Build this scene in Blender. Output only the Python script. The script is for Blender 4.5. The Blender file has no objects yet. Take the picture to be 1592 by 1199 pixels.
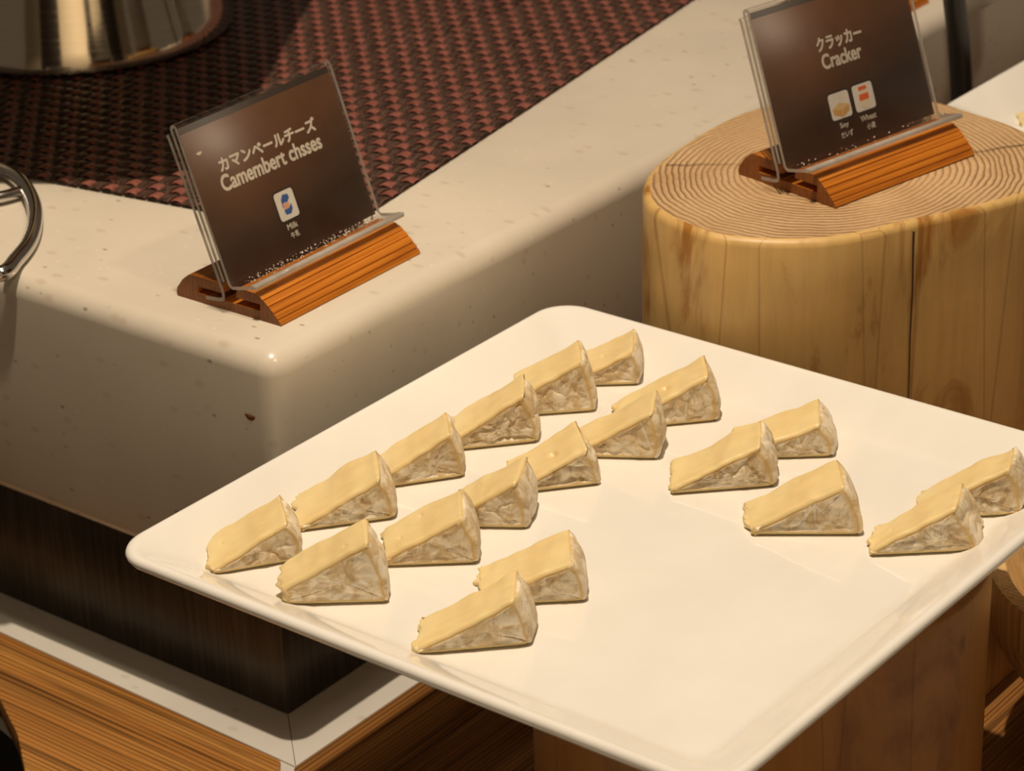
import bpy, bmesh, math, random
from mathutils import Vector, Matrix, noise
random.seed(7)
PI = math.pi
scene = bpy.context.scene
col = scene.collection

# ------------------------------------------------------------------ camera
cam_d = bpy.data.cameras.new('camera')
cam = bpy.data.objects.new('camera', cam_d)
col.objects.link(cam)
Rm = ((0.61272474, 0.35731047, -0.70490965),
      (-0.78975918, 0.24395559, -0.56281979),
      (-0.02913475, 0.90156248, 0.43166685))
CP = (-0.69475498, -0.79206966, 0.57194912)
cam.matrix_world = Matrix(((*Rm[0], CP[0]), (*Rm[1], CP[1]), (*Rm[2], CP[2]), (0, 0, 0, 1)))
cam_d.sensor_fit = 'HORIZONTAL'
cam_d.sensor_width = 36.0
cam_d.lens = 36.0 * 4072.93 / 1592
cam_d.clip_start = 0.02
cam_d.dof.use_dof = True
cam_d.dof.focus_distance = 1.23
cam_d.dof.aperture_fstop = 17
scene.camera = cam

# ------------------------------------------------------------------ light, world, exposure
world = bpy.data.worlds.new('world')
scene.world = world
world.use_nodes = True
bg = world.node_tree.nodes['Background']
bg.inputs['Color'].default_value = (1.0, 0.74, 0.50, 1)
bg.inputs['Strength'].default_value = 0.09

def spot(name, loc, target, power, angle, blend, radius, color):
    d = bpy.data.lights.new(name, 'SPOT')
    d.energy = power; d.spot_size = math.radians(angle); d.spot_blend = blend
    d.shadow_soft_size = radius; d.color = color
    o = bpy.data.objects.new(name, d)
    o.location = loc
    o.rotation_euler = (Vector(target) - Vector(loc)).to_track_quat('-Z', 'Y').to_euler()
    col.objects.link(o)
    return o

def area(name, loc, target, power, sx, sy, color):
    d = bpy.data.lights.new(name, 'AREA')
    d.shape = 'RECTANGLE'; d.size = sx; d.size_y = sy; d.energy = power; d.color = color
    o = bpy.data.objects.new(name, d)
    o.location = loc
    o.rotation_euler = (Vector(target) - Vector(loc)).to_track_quat('-Z', 'Y').to_euler()
    col.objects.link(o)
    return o

WARM = (1.0, 0.825, 0.62)
spot('ceiling_spot', (0.05, -0.12, 1.60), (0.25, 0.0, 0.0), 97, 80, 0.5, 0.018, WARM)
area('overhead_fill', (0.25, -0.1, 2.2), (0.25, 0.0, 0), 6.5, 0.8, 0.8, WARM)  # added soft fill from overhead, stands for no particular fixture
spot('display_spot', (0.02, -0.75, 1.25), (0.235, 0.12, 0.03), 11, 12.0, 0.25, 0.03, (1.0, 0.88, 0.58))

spot('wall_fill', (-1.3, -1.7, 1.7), (-2.2, -2.5, 0.3), 190, 120, 0.6, 0.05, WARM)  # added lamp, brightens the unseen wall for reflections and fill

vs = scene.view_settings
vs.view_transform = 'Standard'
vs.look = 'None'
vs.gamma = 1.0
vs.use_curve_mapping = False
vs.exposure = 0.08

# ------------------------------------------------------------------ material helpers
class NT:
    def __init__(self, name):
        self.m = bpy.data.materials.new(name)
        self.m.use_nodes = True
        self.t = self.m.node_tree
        self.b = self.t.nodes['Principled BSDF']
    def n(self, typ, **kw):
        x = self.t.nodes.new(typ)
        for k, v in kw.items():
            if k in x.bl_rna.properties and not k[0].isupper():
                setattr(x, k, v)
            else:
                x.inputs[k].default_value = v
        return x
    def l(self, a, b):
        self.t.links.new(a, b)
    def obj(self, scale=(1, 1, 1), rot=(0, 0, 0), loc=(0, 0, 0), rnd=False):
        tc = self.n('ShaderNodeTexCoord')
        mp = self.n('ShaderNodeMapping')
        mp.inputs['Scale'].default_value = scale
        mp.inputs['Rotation'].default_value = rot
        mp.inputs['Location'].default_value = loc
        src = tc.outputs['Object']
        if rnd:
            oi = self.n('ShaderNodeObjectInfo')
            mul = self.n('ShaderNodeMath', operation='MULTIPLY')
            mul.inputs[1].default_value = 13.7
            self.l(oi.outputs['Random'], mul.inputs[0])
            add = self.n('ShaderNodeVectorMath', operation='ADD')
            self.l(src, add.inputs[0]); self.l(mul.outputs[0], add.inputs[1])
            src = add.outputs[0]
        self.l(src, mp.inputs['Vector'])
        return mp.outputs['Vector']
    def noise(self, vec, scale, detail=4, rough=0.55, dist=0.0):
        x = self.n('ShaderNodeTexNoise')
        x.inputs['Scale'].default_value = scale
        x.inputs['Detail'].default_value = detail
        x.inputs['Roughness'].default_value = rough
        x.inputs['Distortion'].default_value = dist
        self.l(vec, x.inputs['Vector'])
        return x.outputs['Fac']
    def vor(self, vec, scale, feature='F1', out='Distance', rnd=1.0):
        x = self.n('ShaderNodeTexVoronoi', feature=feature)
        x.inputs['Scale'].default_value = scale
        x.inputs['Randomness'].default_value = rnd
        self.l(vec, x.inputs['Vector'])
        return x.outputs[out]
    def ramp(self, fac, stops, interp='LINEAR'):
        x = self.n('ShaderNodeValToRGB')
        cr = x.color_ramp
        cr.interpolation = interp
        while len(cr.elements) < len(stops):
            cr.elements.new(0.5)
        for e, (p, c) in zip(cr.elements, stops):
            e.position = p
            e.color = (*c, 1) if not isinstance(c, (int, float)) else (c, c, c, 1)
        self.l(fac, x.inputs['Fac'])
        return x.outputs['Color']
    def mix(self, fac, a, b, blend='MIX'):
        x = self.n('ShaderNodeMix', data_type='RGBA', blend_type=blend)
        for sock, val in ((x.inputs[0], fac), (x.inputs[6], a), (x.inputs[7], b)):
            if isinstance(val, bpy.types.NodeSocket):
                self.l(val, sock)
            elif isinstance(val, (int, float)):
                sock.default_value = val
            else:
                sock.default_value = (*val, 1)
        return x.outputs[2]
    def math(self, op, a, b=0.0):
        x = self.n('ShaderNodeMath', operation=op)
        for sock, val in ((x.inputs[0], a), (x.inputs[1], b)):
            if isinstance(val, bpy.types.NodeSocket):
                self.l(val, sock)
            else:
                sock.default_value = val
        return x.outputs[0]
    def sep(self, vec):
        x = self.n('ShaderNodeSeparateXYZ')
        self.l(vec, x.inputs[0])
        return x.outputs
    def color(self, c):
        if isinstance(c, bpy.types.NodeSocket):
            self.l(c, self.b.inputs['Base Color'])
        else:
            self.b.inputs['Base Color'].default_value = (*c, 1)
        return self
    def set(self, **kw):
        for k, v in kw.items():
            s = self.b.inputs[k.replace('_', ' ')]
            if isinstance(v, bpy.types.NodeSocket):
                self.l(v, s)
            else:
                s.default_value = v
        return self
    def bump(self, h, strength=0.3, dist=0.001):
        x = self.n('ShaderNodeBump')
        x.inputs['Strength'].default_value = strength
        x.inputs['Distance'].default_value = dist
        self.l(h, x.inputs['Height'])
        self.l(x.outputs[0], self.b.inputs['Normal'])
        return self

def plain(name, c, rough=0.5, metal=0.0, **kw):
    t = NT(name).color(c)
    t.set(Roughness=rough, Metallic=metal, **kw)
    v = t.obj()
    n = t.noise(v, 60, 3)
    t.l(t.mix(1.0, c, t.ramp(n, [(0.3, 0.94), (0.7, 1.04)]), 'MULTIPLY'), t.b.inputs['Base Color'])
    return t.m

# --- stone
def stone_mat(name, base, soft=(0.40, 0.30, 0.20), rough=0.22):
    t = NT(name)
    v = t.obj(scale=(1, 1, 1))
    vs_ = t.obj(scale=(1, 0.55, 1), rot=(0, 0, 0.6))
    cloud = t.noise(v, 9, 4)
    c = t.mix(1.0, base, t.ramp(cloud, [(0.3, 0.90), (0.7, 1.04)]), 'MULTIPLY')
    # soft brownish chips
    cell = t.vor(vs_, 125, out='Color')
    dist = t.vor(vs_, 125)
    sel = t.math('GREATER_THAN', t.sep(cell)[0], 0.80)
    f = t.math('MULTIPLY', sel, t.ramp(dist, [(0.14, 0.34), (0.34, 0.0)]))
    c = t.mix(f, c, soft)
    # small dark specks
    cell2 = t.vor(vs_, 190, out='Color'); d2 = t.vor(vs_, 190)
    sel2 = t.math('GREATER_THAN', t.sep(cell2)[1], 0.93)
    f2 = t.math('MULTIPLY', sel2, t.ramp(d2, [(0.10, 0.6), (0.24, 0.0)]))
    c = t.mix(f2, c, (0.13, 0.08, 0.05))
    cell3 = t.vor(v, 130, out='Color'); d3 = t.vor(v, 130)
    sel3 = t.math('GREATER_THAN', t.sep(cell3)[2], 0.93)
    f3 = t.math('MULTIPLY', sel3, t.ramp(d3, [(0.08, 0.35), (0.2, 0.0)]))
    c = t.mix(f3, c, (0.78, 0.72, 0.60))
    t.color(c).set(Roughness=rough)
    return t.m
M_STONE = stone_mat('speckled_quartz', (0.62, 0.555, 0.465))
M_LEDGE = stone_mat('pale_ledge_stone', (0.60, 0.57, 0.52), rough=0.35)

# --- metals
def brushed_dark():
    t = NT('dark_brushed_metal')
    v = t.obj(scale=(60, 60, 2.0))
    n = t.noise(v, 6, 5, 0.6)
    v2 = t.obj(); cl = t.noise(v2, 14, 3)
    c = t.ramp(n, [(0.3, (0.040, 0.031, 0.022)), (0.7, (0.10, 0.08, 0.06))])
    c = t.mix(1.0, c, t.ramp(cl, [(0.35, 0.7), (0.7, 1.2)]), 'MULTIPLY')
    t.color(c).set(Metallic=0.55, Roughness=t.ramp(n, [(0.3, 0.34), (0.7, 0.48)]))
    return t.m
M_DARKMETAL = brushed_dark()
def steel(name, c, rough, streak=True):
    t = NT(name)
    v = t.obj(scale=(3, 3, 90))
    n = t.noise(v, 8, 4)
    t.color(t.mix(1.0, c, t.ramp(n, [(0.3, 0.9), (0.7, 1.03)]), 'MULTIPLY'))
    t.set(Metallic=1.0, Roughness=t.ramp(n, [(0.3, rough), (0.7, rough + 0.07)]))
    return t.m
M_STEEL = steel('polished_steel', (0.72, 0.66, 0.55), 0.06)
M_CHROME = steel('chrome_wire', (0.62, 0.60, 0.58), 0.10)
M_BLACK = plain('black_rubber', (0.012, 0.011, 0.010), 0.38)
M_DARK = plain('dark_void_paint', (0.01, 0.009, 0.008), 0.8)

# --- ceramic
def ceramic():
    t = NT('white_glazed_porcelain')
    n = t.noise(t.obj(), 25, 3)
    t.color(t.ramp(n, [(0.3, (0.80, 0.775, 0.72)), (0.7, (0.84, 0.815, 0.76))]))
    t.set(Roughness=0.10, IOR=1.5)
    t.b.inputs['Coat Weight'].default_value = 0.25
    t.b.inputs['Coat Roughness'].default_value = 0.04
    return t.m
M_CERAMIC = ceramic()

# --- wood
def grain(name, dark, mid, light, axis='X', rough=0.45, line=0.6, streak=True):
    t = NT(name)
    sc = (1.6, 26, 26) if axis == 'X' else (30, 1.0, 30) if axis == 'Y' else (26, 26, 1.6)
    v = t.obj(scale=sc, rnd=True)
    big = t.noise(v, 1.3, 4, 0.55, 0.4)
    fs = (2.5, 190, 190) if axis == 'X' else (190, 2.5, 190) if axis == 'Y' else (190, 190, 5.0)
    v2 = t.obj(scale=fs, rnd=True)
    fine = t.noise(v2, 1.6, 4, 0.6, 0.6)
    c = t.ramp(big, [(0.30, dark), (0.50, mid), (0.72, light)])
    c = t.mix(1.0, c, t.ramp(fine, [(0.36, 1 - line), (0.52, 1.0), (0.75, 1.12)]), 'MULTIPLY')
    k = 0.05
    ws = (k, 1, 1) if axis == 'X' else (1, k, 1) if axis == 'Y' else (1, 1, k)
    wv = t.n('ShaderNodeTexWave', wave_type='BANDS', bands_direction=('Y' if axis == 'X' else 'X'), wave_profile='SAW')
    wv.inputs['Scale'].default_value = 105; wv.inputs['Distortion'].default_value = 7.0
    wv.inputs['Detail'].default_value = 3.0; wv.inputs['Detail Scale'].default_value = 0.5
    t.l(t.obj(scale=ws, rnd=True), wv.inputs['Vector'])
    c = t.mix(1.0, c, t.ramp(wv.outputs['Fac'], [(0.0, 1.06), (0.6, 0.98), (0.9, 1 - line * 1.0), (1.0, 0.7)]), 'MULTIPLY')
    t.color(c).set(Roughness=rough)
    t.bump(fine, 0.25, 0.0005)
    return t.m
def bamboo(name):
    t = NT(name)
    v = t.obj(scale=(2.2, 60, 60))
    n = t.noise(v, 6, 5, 0.6)
    v2 = t.obj(scale=(1.0, 160, 160))
    n2 = t.noise(v2, 5, 2)
    c = t.ramp(n, [(0.25, (0.31, 0.085, 0.008)), (0.5, (0.48, 0.150, 0.012)), (0.75, (0.60, 0.215, 0.022))])
    c = t.mix(1.0, c, t.ramp(n2, [(0.35, 0.78), (0.6, 1.06)]), 'MULTIPLY')
    t.color(c).set(Roughness=0.38)
    t.bump(n2, 0.15, 0.0004)
    return t.m
M_BAMBOO = bamboo('stained_orange_wood')
M_BAMBOOEND = grain('stained_end_grain', (0.17, 0.052, 0.010), (0.24, 0.078, 0.014), (0.28, 0.10, 0.02), 'X', 0.5, 0.2)

M_BOARD = grain('oiled_brown_board', (0.22, 0.085, 0.018), (0.40, 0.17, 0.038), (0.52, 0.25, 0.065), 'Y', 0.42, 0.62)
M_PLANK = grain('dark_brown_plank', (0.13, 0.050, 0.012), (0.28, 0.12, 0.030), (0.44, 0.21, 0.06), 'X', 0.42, 0.6)
M_RISER = grain('sawn_block_wood', (0.34, 0.15, 0.035), (0.46, 0.22, 0.055), (0.52, 0.27, 0.08), 'Z', 0.5, 0.3)
M_BOWL = grain('pale_beech_bowl', (0.60, 0.36, 0.14), (0.70, 0.45, 0.19), (0.76, 0.52, 0.25), 'Z', 0.4, 0.25)

def log_side(name, base, warm, dark):
    t = NT(name)
    v = t.obj(scale=(8, 8, 3.0))
    big = t.noise(v, 2.4, 5, 0.62, 1.0)
    v2 = t.obj(scale=(70, 70, 7))
    fine = t.noise(v2, 2.4, 5, 0.6)
    c = t.ramp(big, [(0.36, warm), (0.47, base), (0.7, tuple(min(1, q * 1.12) for q in base))])
    c = t.mix(1.0, c, t.ramp(fine, [(0.30, 0.90), (0.6, 1.03)]), 'MULTIPLY')
    # thin vertical drying cracks
    vc = t.obj(scale=(21, 21, 1.1))
    ln = t.vor(vc, 1.0, feature='DISTANCE_TO_EDGE')
    c = t.mix(t.ramp(ln, [(0.0, 0.40), (0.010, 0.0)]), c, dark)
    # knots
    vk = t.obj(scale=(1, 1, 0.6))
    kc = t.vor(vk, 24, out='Color'); kd = t.vor(vk, 24)
    ks = t.math('GREATER_THAN', t.sep(kc)[0], 0.80)
    c = t.mix(t.math('MULTIPLY', ks, t.ramp(kd, [(0.03, 0.9), (0.11, 0.0)])), c, dark)
    t.color(c).set(Roughness=0.45)
    t.bump(fine, 0.2, 0.0008)
    return t.m
M_LOGSIDE = log_side('peeled_log_side', (0.62, 0.40, 0.145), (0.36, 0.155, 0.026), (0.13, 0.05, 0.014))
M_LOGSHADE = log_side('shaded_log_side', (0.34, 0.150, 0.030), (0.24, 0.092, 0.014), (0.06, 0.02, 0.006))  # darker copy of the log side, the plate's shadow put into the colour

def log_top():
    t = NT('log_end_grain_rings')
    v = t.obj(scale=(1.0, 1.12, 1.0))
    w = t.n('ShaderNodeTexWave', wave_type='RINGS', rings_direction='Z', wave_profile='SAW')
    w.inputs['Scale'].default_value = 84
    w.inputs['Distortion'].default_value = 7.0
    w.inputs['Detail'].default_value = 2.0
    w.inputs['Detail Scale'].default_value = 0.35
    t.l(v, w.inputs['Vector'])
    ring = w.outputs['Fac']
    n = t.noise(t.obj(), 26, 4)
    fine = t.noise(t.obj(), 300, 3)
    base = t.ramp(n, [(0.3, (0.50, 0.315, 0.155)), (0.7, (0.62, 0.42, 0.225))])
    rl = t.ramp(ring, [(0.0, 0.0), (0.50, 0.05), (0.86, 0.95), (1.0, 0.75)])
    fade = t.ramp(t.noise(t.obj(), 12, 2), [(0.35, 0.45), (0.6, 0.95)])
    c = t.mix(t.math('MULTIPLY', rl, fade), base, (0.15, 0.070, 0.025))
    c = t.mix(1.0, c, t.ramp(fine, [(0.3, 0.88), (0.7, 1.06)]), 'MULTIPLY')
    t.color(c).set(Roughness=0.55)
    t.bump(ring, 0.12, 0.0006)
    return t.m
M_LOGTOP = log_top()
M_CRACK = plain('dark_wood_crack', (0.06, 0.025, 0.01), 0.8)

# --- woven mat
def strand(name, c0, c1, rough):
    t = NT(name)
    v = t.obj(scale=(12, 900, 900), rnd=True)
    n = t.noise(v, 1.0, 3)
    c = t.ramp(n, [(0.35, c0), (0.65, c1)])
    t.color(c).set(Roughness=rough)
    t.bump(n, 0.4, 0.0004)
    return t.m
M_WARP = strand('dark_vinyl_strand', (0.012, 0.006, 0.004), (0.105, 0.058, 0.042), 0.27)
M_WEFT = strand('reddish_vinyl_strand', (0.14, 0.042, 0.030), (0.29, 0.105, 0.080), 0.28)

# --- cheese
def paste():
    t = NT('soft_cheese_paste')
    n = t.noise(t.obj(), 55, 4)
    n2 = t.noise(t.obj(scale=(40, 160, 160)), 1.0, 3)
    c = t.ramp(n, [(0.3, (0.76, 0.575, 0.275)), (0.7, (0.83, 0.665, 0.35))])
    c = t.mix(1.0, c, t.ramp(n2, [(0.3, 0.95), (0.7, 1.03)]), 'MULTIPLY')
    t.color(c).set(Roughness=0.36)
    t.b.inputs['Subsurface Weight'].default_value = 0.25
    t.b.inputs['Subsurface Radius'].default_value = (0.006, 0.0035, 0.0012)
    t.b.inputs['Subsurface Scale'].default_value = 1.0
    t.bump(n2, 0.2, 0.0006)
    return t.m
M_PASTE = paste()
def rind():
    t = NT('bloomy_cheese_rind')
    v = t.obj(rnd=True)
    at = t.n('ShaderNodeAttribute'); at.attribute_name = 'edge'
    n = t.noise(v, 105, 7, 0.72, 0.7)
    n2 = t.noise(v, 320, 4, 0.6)
    tan = t.ramp(n2, [(0.3, (0.62, 0.465, 0.255)), (0.7, (0.74, 0.585, 0.36))])
    c = t.mix(t.ramp(n, [(0.45, 0.0), (0.55, 0.9)]), tan, (0.90, 0.81, 0.64))
    vl = t.obj(scale=(1.6, 1.0, 0.7), rot=(0.4, 0.5, 0.3), rnd=True)
    ln = t.vor(vl, 42, feature='DISTANCE_TO_EDGE')
    lm = t.math('MULTIPLY', t.ramp(ln, [(0.010, 0.8), (0.032, 0.0)]), t.ramp(t.noise(v, 38, 2), [(0.48, 0.0), (0.56, 1.0)]))
    c = t.mix(lm, c, (0.86, 0.80, 0.68))
    dk = t.noise(v, 130, 3)
    c = t.mix(t.ramp(dk, [(0.60, 0.0), (0.72, 0.6)]), c, (0.46, 0.32, 0.17))
    c = t.mix(t.ramp(at.outputs['Fac'], [(0.20, 0.0), (0.80, 0.9)]), c, (0.68, 0.45, 0.13))
    t.color(c).set(Roughness=0.55)
    t.b.inputs['Subsurface Weight'].default_value = 0.12
    t.b.inputs['Subsurface Radius'].default_value = (0.004, 0.0025, 0.001)
    t.bump(n, 0.35, 0.0010)
    return t.m
M_RIND = rind()

# --- sign
def acrylic(name, tint, extra):
    t = NT(name)
    t.t.nodes.remove(t.b)
    out = t.t.nodes['Material Output']
    tr = t.n('ShaderNodeBsdfTransparent'); tr.inputs['Color'].default_value = (*tint, 1)
    gl = t.n('ShaderNodeBsdfGlossy'); gl.inputs['Roughness'].default_value = 0.08
    gl.inputs['Color'].default_value = (0.9, 0.9, 0.9, 1)
    fr = t.n('ShaderNodeFresnel')
    ge = t.n('ShaderNodeNewGeometry')
    t.l(t.math('ADD', t.math('MULTIPLY', ge.outputs['Backfacing'], 1 / 1.45 - 1.45), 1.45), fr.inputs['IOR'])
    mx = t.n('ShaderNodeMixShader')
    t.l(fr.outputs[0], mx.inputs[0]); t.l(tr.outputs[0], mx.inputs[1]); t.l(gl.outputs[0], mx.inputs[2])
    last = mx.outputs[0]
    df = t.n('ShaderNodeBsdfDiffuse'); df.inputs['Color'].default_value = (0.62, 0.58, 0.53, 1)
    tl = t.n('ShaderNodeBsdfTranslucent'); tl.inputs['Color'].default_value = (0.7, 0.66, 0.6, 1)
    ad = t.n('ShaderNodeMixShader'); ad.inputs[0].default_value = 0.5
    t.l(df.outputs[0], ad.inputs[1]); t.l(tl.outputs[0], ad.inputs[2])
    n = t.noise(t.obj(), 90, 4)
    fac = t.math('MULTIPLY', t.ramp(n, [(0.3, 0.7), (0.7, 1.2)]), extra)
    m2 = t.n('ShaderNodeMixShader')
    t.l(fac, m2.inputs[0]); t.l(last, m2.inputs[1]); t.l(ad.outputs[0], m2.inputs[2])
    t.l(m2.outputs[0], out.inputs['Surface'])
    return t.m
M_ACRYL = acrylic('clear_acrylic', (0.965, 0.96, 0.95), 0.008)
M_ACRYLEDGE = acrylic('acrylic_cut_edge', (0.92, 0.90, 0.87), 0.85)
def card():
    t = NT('brown_printed_card')
    n = t.noise(t.obj(), 28, 5, 0.6)
    f = t.noise(t.obj(), 420, 2)
    c = t.ramp(n, [(0.3, (0.078, 0.029, 0.009)), (0.7, (0.118, 0.047, 0.018))])
    c = t.mix(t.ramp(f, [(0.70, 0.0), (0.8, 0.25)]), c, (0.3, 0.2, 0.13))
    t.color(c).set(Roughness=0.5)
    return t.m
M_CARD = card()
M_CARDDARK = plain('dark_card_backing', (0.022, 0.012, 0.006), 0.6)
M_PRINT = plain('pale_print', (0.66, 0.60, 0.52), 0.6)
M_TILE = plain('white_icon_print', (0.74, 0.70, 0.66), 0.6)
M_OUT = plain('dark_icon_outline', (0.018, 0.010, 0.007), 0.6)
M_BLUE = plain('blue_print', (0.035, 0.105, 0.34), 0.6)
M_PINK = plain('salmon_print', (0.72, 0.36, 0.24), 0.6)
M_ORANGE = plain('orange_print', (0.75, 0.13, 0.025), 0.6)
M_TOFU = plain('ochre_print', (0.62, 0.36, 0.11), 0.6)
M_TOFU2 = plain('light_ochre_print', (0.72, 0.50, 0.22), 0.6)
M_CREAM = plain('cream_print', (0.74, 0.66, 0.48), 0.6)
M_CRUMB = plain('pale_crumbs', (0.85, 0.78, 0.66), 0.7)
M_STAIN = plain('brown_sauce_spot', (0.20, 0.08, 0.035), 0.3)

# ------------------------------------------------------------------ object helpers
def link(o, parent=None):
    col.objects.link(o)
    if parent is not None:
        o.parent = parent
    return o
def empty(name, loc=(0, 0, 0), rz=0.0):
    o = bpy.data.objects.new(name, None)
    o.empty_display_size = 0.02
    o.location = loc; o.rotation_euler = (0, 0, rz)
    return link(o)
def tag(o, label=None, cat=None, group=None, kind=None):
    if label: o['label'] = label
    if cat: o['category'] = cat
    if group: o['group'] = group
    if kind: o['kind'] = kind
    return o
def mesh_obj(name, verts, faces, mats, parent=None, smooth=True, fm=None, auto=None):
    me = bpy.data.meshes.new(name)
    me.from_pydata([tuple(v) for v in verts], [], faces)
    if not isinstance(mats, (list, tuple)):
        mats = [mats]
    for m in mats:
        me.materials.append(m)
    if fm:
        me.polygons.foreach_set('material_index', fm)
    me.update()
    bm = bmesh.new(); bm.from_mesh(me)
    bmesh.ops.recalc_face_normals(bm, faces=bm.faces)
    if auto is not None:
        for e in bm.edges:
            if len(e.link_faces) == 2:
                e.smooth = e.calc_face_angle(0) < math.radians(auto)
    bm.to_mesh(me); bm.free()
    me.polygons.foreach_set('use_smooth', [smooth] * len(me.polygons))
    return link(bpy.data.objects.new(name, me), parent)
def loops_mesh(loops, cap0=True, cap1=True):
    n = len(loops[0]); V = [p for lp in loops for p in lp]; F = []
    for a in range(len(loops) - 1):
        for i in range(n):
            j = (i + 1) % n
            F.append((a * n + i, a * n + j, (a + 1) * n + j, (a + 1) * n + i))
    if cap0: F.append(tuple(range(n - 1, -1, -1)))
    if cap1: F.append(tuple((len(loops) - 1) * n + i for i in range(n)))
    return V, F
def round_poly(pts, r, seg=6):
    out = []; n = len(pts)
    rs = r if isinstance(r, (list, tuple)) else [r] * n
    for i in range(n):
        p = Vector(pts[i]).to_2d(); a = Vector(pts[i - 1]).to_2d(); b = Vector(pts[(i + 1) % n]).to_2d()
        rr = rs[i]
        if rr <= 0:
            out.append((p.x, p.y)); continue
        u = (a - p).normalized(); w = (b - p).normalized()
        half = u.angle(w) / 2
        d = rr / math.tan(half)
        c = p + (u + w).normalized() * (rr / math.sin(half))
        s = p + u * d; e = p + w * d
        a0 = math.atan2(s.y - c.y, s.x - c.x); a1 = math.atan2(e.y - c.y, e.x - c.x)
        da = (a1 - a0 + PI) % (2 * PI) - PI
        for k in range(seg + 1):
            t = a0 + da * k / seg
            out.append((c.x + rr * math.cos(t), c.y + rr * math.sin(t)))
    return out
def inset_rect(x0, y0, x1, y1, d, r, seg=6):
    return round_poly([(x0 + d, y0 + d), (x1 - d, y0 + d), (x1 - d, y1 - d), (x0 + d, y1 - d)], max(r - d, 0.0012), seg)
def rbox(name, x0, y0, z0, x1, y1, z1, r, mat, parent=None, seg=4, rv=None):
    """box whose vertical edges and top and bottom edges are all rounded by r"""
    loops = []
    ks = [(k / seg) * PI / 2 for k in range(seg + 1)]
    for a in ks:
        loops.append([(x, y, z0 + r - r * math.cos(a)) for x, y in inset_rect(x0, y0, x1, y1, r - r * math.sin(a), (rv or r) + 0.0, seg)])
    for a in ks:
        loops.append([(x, y, z1 - r + r * math.sin(a)) for x, y in inset_rect(x0, y0, x1, y1, r - r * math.cos(a), (rv or r) + 0.0, seg)])
    V, F = loops_mesh(loops)
    return mesh_obj(name, V, F, mat, parent, True, auto=40)
def prism(name, poly, z0, z1, mat, parent=None, bev=0.0, auto=35):
    loops = []
    if bev > 0:
        cx = sum(p[0] for p in poly) / len(poly); cy = sum(p[1] for p in poly) / len(poly)
        def ins(d):
            out = []; n = len(poly)
            for i in range(n):
                p = Vector(poly[i]); a = Vector(poly[i - 1]); b = Vector(poly[(i + 1) % n])
                e1 = (p - a).normalized(); e2 = (b - p).normalized()
                nrm = Vector((-(e1.y + e2.y), e1.x + e2.x))
                if nrm.length < 1e-6: nrm = Vector((-e1.y, e1.x))
                nrm.normalize()
                out.append((p.x + nrm.x * d, p.y + nrm.y * d))
            return out
        s = sum(poly[i - 1][0] * poly[i][1] - poly[i][0] * poly[i - 1][1] for i in range(len(poly)))
        sg = 1 if s > 0 else -1
        loops = [[(x, y, z0) for x, y in poly], [(x, y, z1 - bev) for x, y in poly],
                 [(x, y, z1 - bev * 0.3) for x, y in ins(sg * bev * 0.3)], [(x, y, z1) for x, y in ins(sg * bev)]]
    else:
        loops = [[(x, y, z0) for x, y in poly], [(x, y, z1) for x, y in poly]]
    V, F = loops_mesh(loops)
    return mesh_obj(name, V, F, mat, parent, True, auto=auto)
def tube(name, pts, r, mat, parent=None, closed=False, seg=14, sub=6):
    P = [Vector(p) for p in pts]; n = len(P); path = []
    rng = n if closed else n - 1
    for i in range(rng):
        p0 = P[(i - 1) % n] if closed or i > 0 else P[0]
        p1 = P[i]; p2 = P[(i + 1) % n]
        p3 = P[(i + 2) % n] if closed or i + 2 < n else P[-1]
        for k in range(sub):
            t = k / sub
            path.append(0.5 * ((2 * p1) + (p2 - p0) * t + (2 * p0 - 5 * p1 + 4 * p2 - p3) * t * t + (3 * p1 - p0 - 3 * p2 + p3) * t ** 3))
    if not closed: path.append(P[-1])
    m = len(path); loops = []; up = Vector((0.03, 0.02, 1))
    for i, p in enumerate(path):
        a = path[(i - 1) % m] if closed or i > 0 else path[0]
        b = path[(i + 1) % m] if closed or i < m - 1 else path[-1]
        d = (b - a).normalized()
        s = d.cross(up)
        if s.length < 0.05: s = d.cross(Vector((0, 1, 0)))
        s.normalize(); w = s.cross(d).normalized()
        loops.append([p + r * (s * math.cos(2 * PI * k / seg) + w * math.sin(2 * PI * k / seg)) for k in range(seg)])
    if closed: loops.append(loops[0])
    V, F = loops_mesh(loops, not closed, not closed)
    return mesh_obj(name, V, F, mat, parent, True, auto=50)

ZW = -0.2025        # top of the lower wooden counter
ZS = 0.030          # top of the stone slab
SX, SY = 0.146, 0.030

# ------------------------------------------------------------------ setting
fl = mesh_obj('floor', [(-4, -4, -1.0), (4, -4, -1.0), (4, 4, -1.0), (-4, 4, -1.0)], [(0, 1, 2, 3)], plain('dark_floor', (0.02, 0.016, 0.012), 0.6), None, False)
tag(fl, kind='structure')

wf = rbox('wall_front', -3.2, -0.1, -1.0, 3.2, 0.1, 1.8, 0.01, plain('beige_wall_paint', (0.62, 0.52, 0.38), 0.7), None, 1)  # unseen wall behind the camera, added for the steel dish to reflect
wf.location = (-2.3, -2.6, 0); wf.rotation_euler = (0, 0, math.radians(-45))
tag(wf, kind='structure')
for nme, xx, ww in (('dark_reflection_panel_1', -1.5, 0.55), ('dark_reflection_panel_2', 0.62, 0.16), ('dark_reflection_panel_3', 1.9, 0.5)):  # unseen dark panels, added as dark bands in the steel dish's reflection
    d_ = rbox(nme, xx - ww, 0.1, -0.99, xx + ww, 0.14, 1.5, 0.01, plain('dark_panel_paint', (0.02, 0.013, 0.01), 0.5), None, 1)
    d_.location = (-2.3, -2.6, 0); d_.rotation_euler = (0, 0, math.radians(-45))
    tag(d_, kind='structure')

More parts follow.
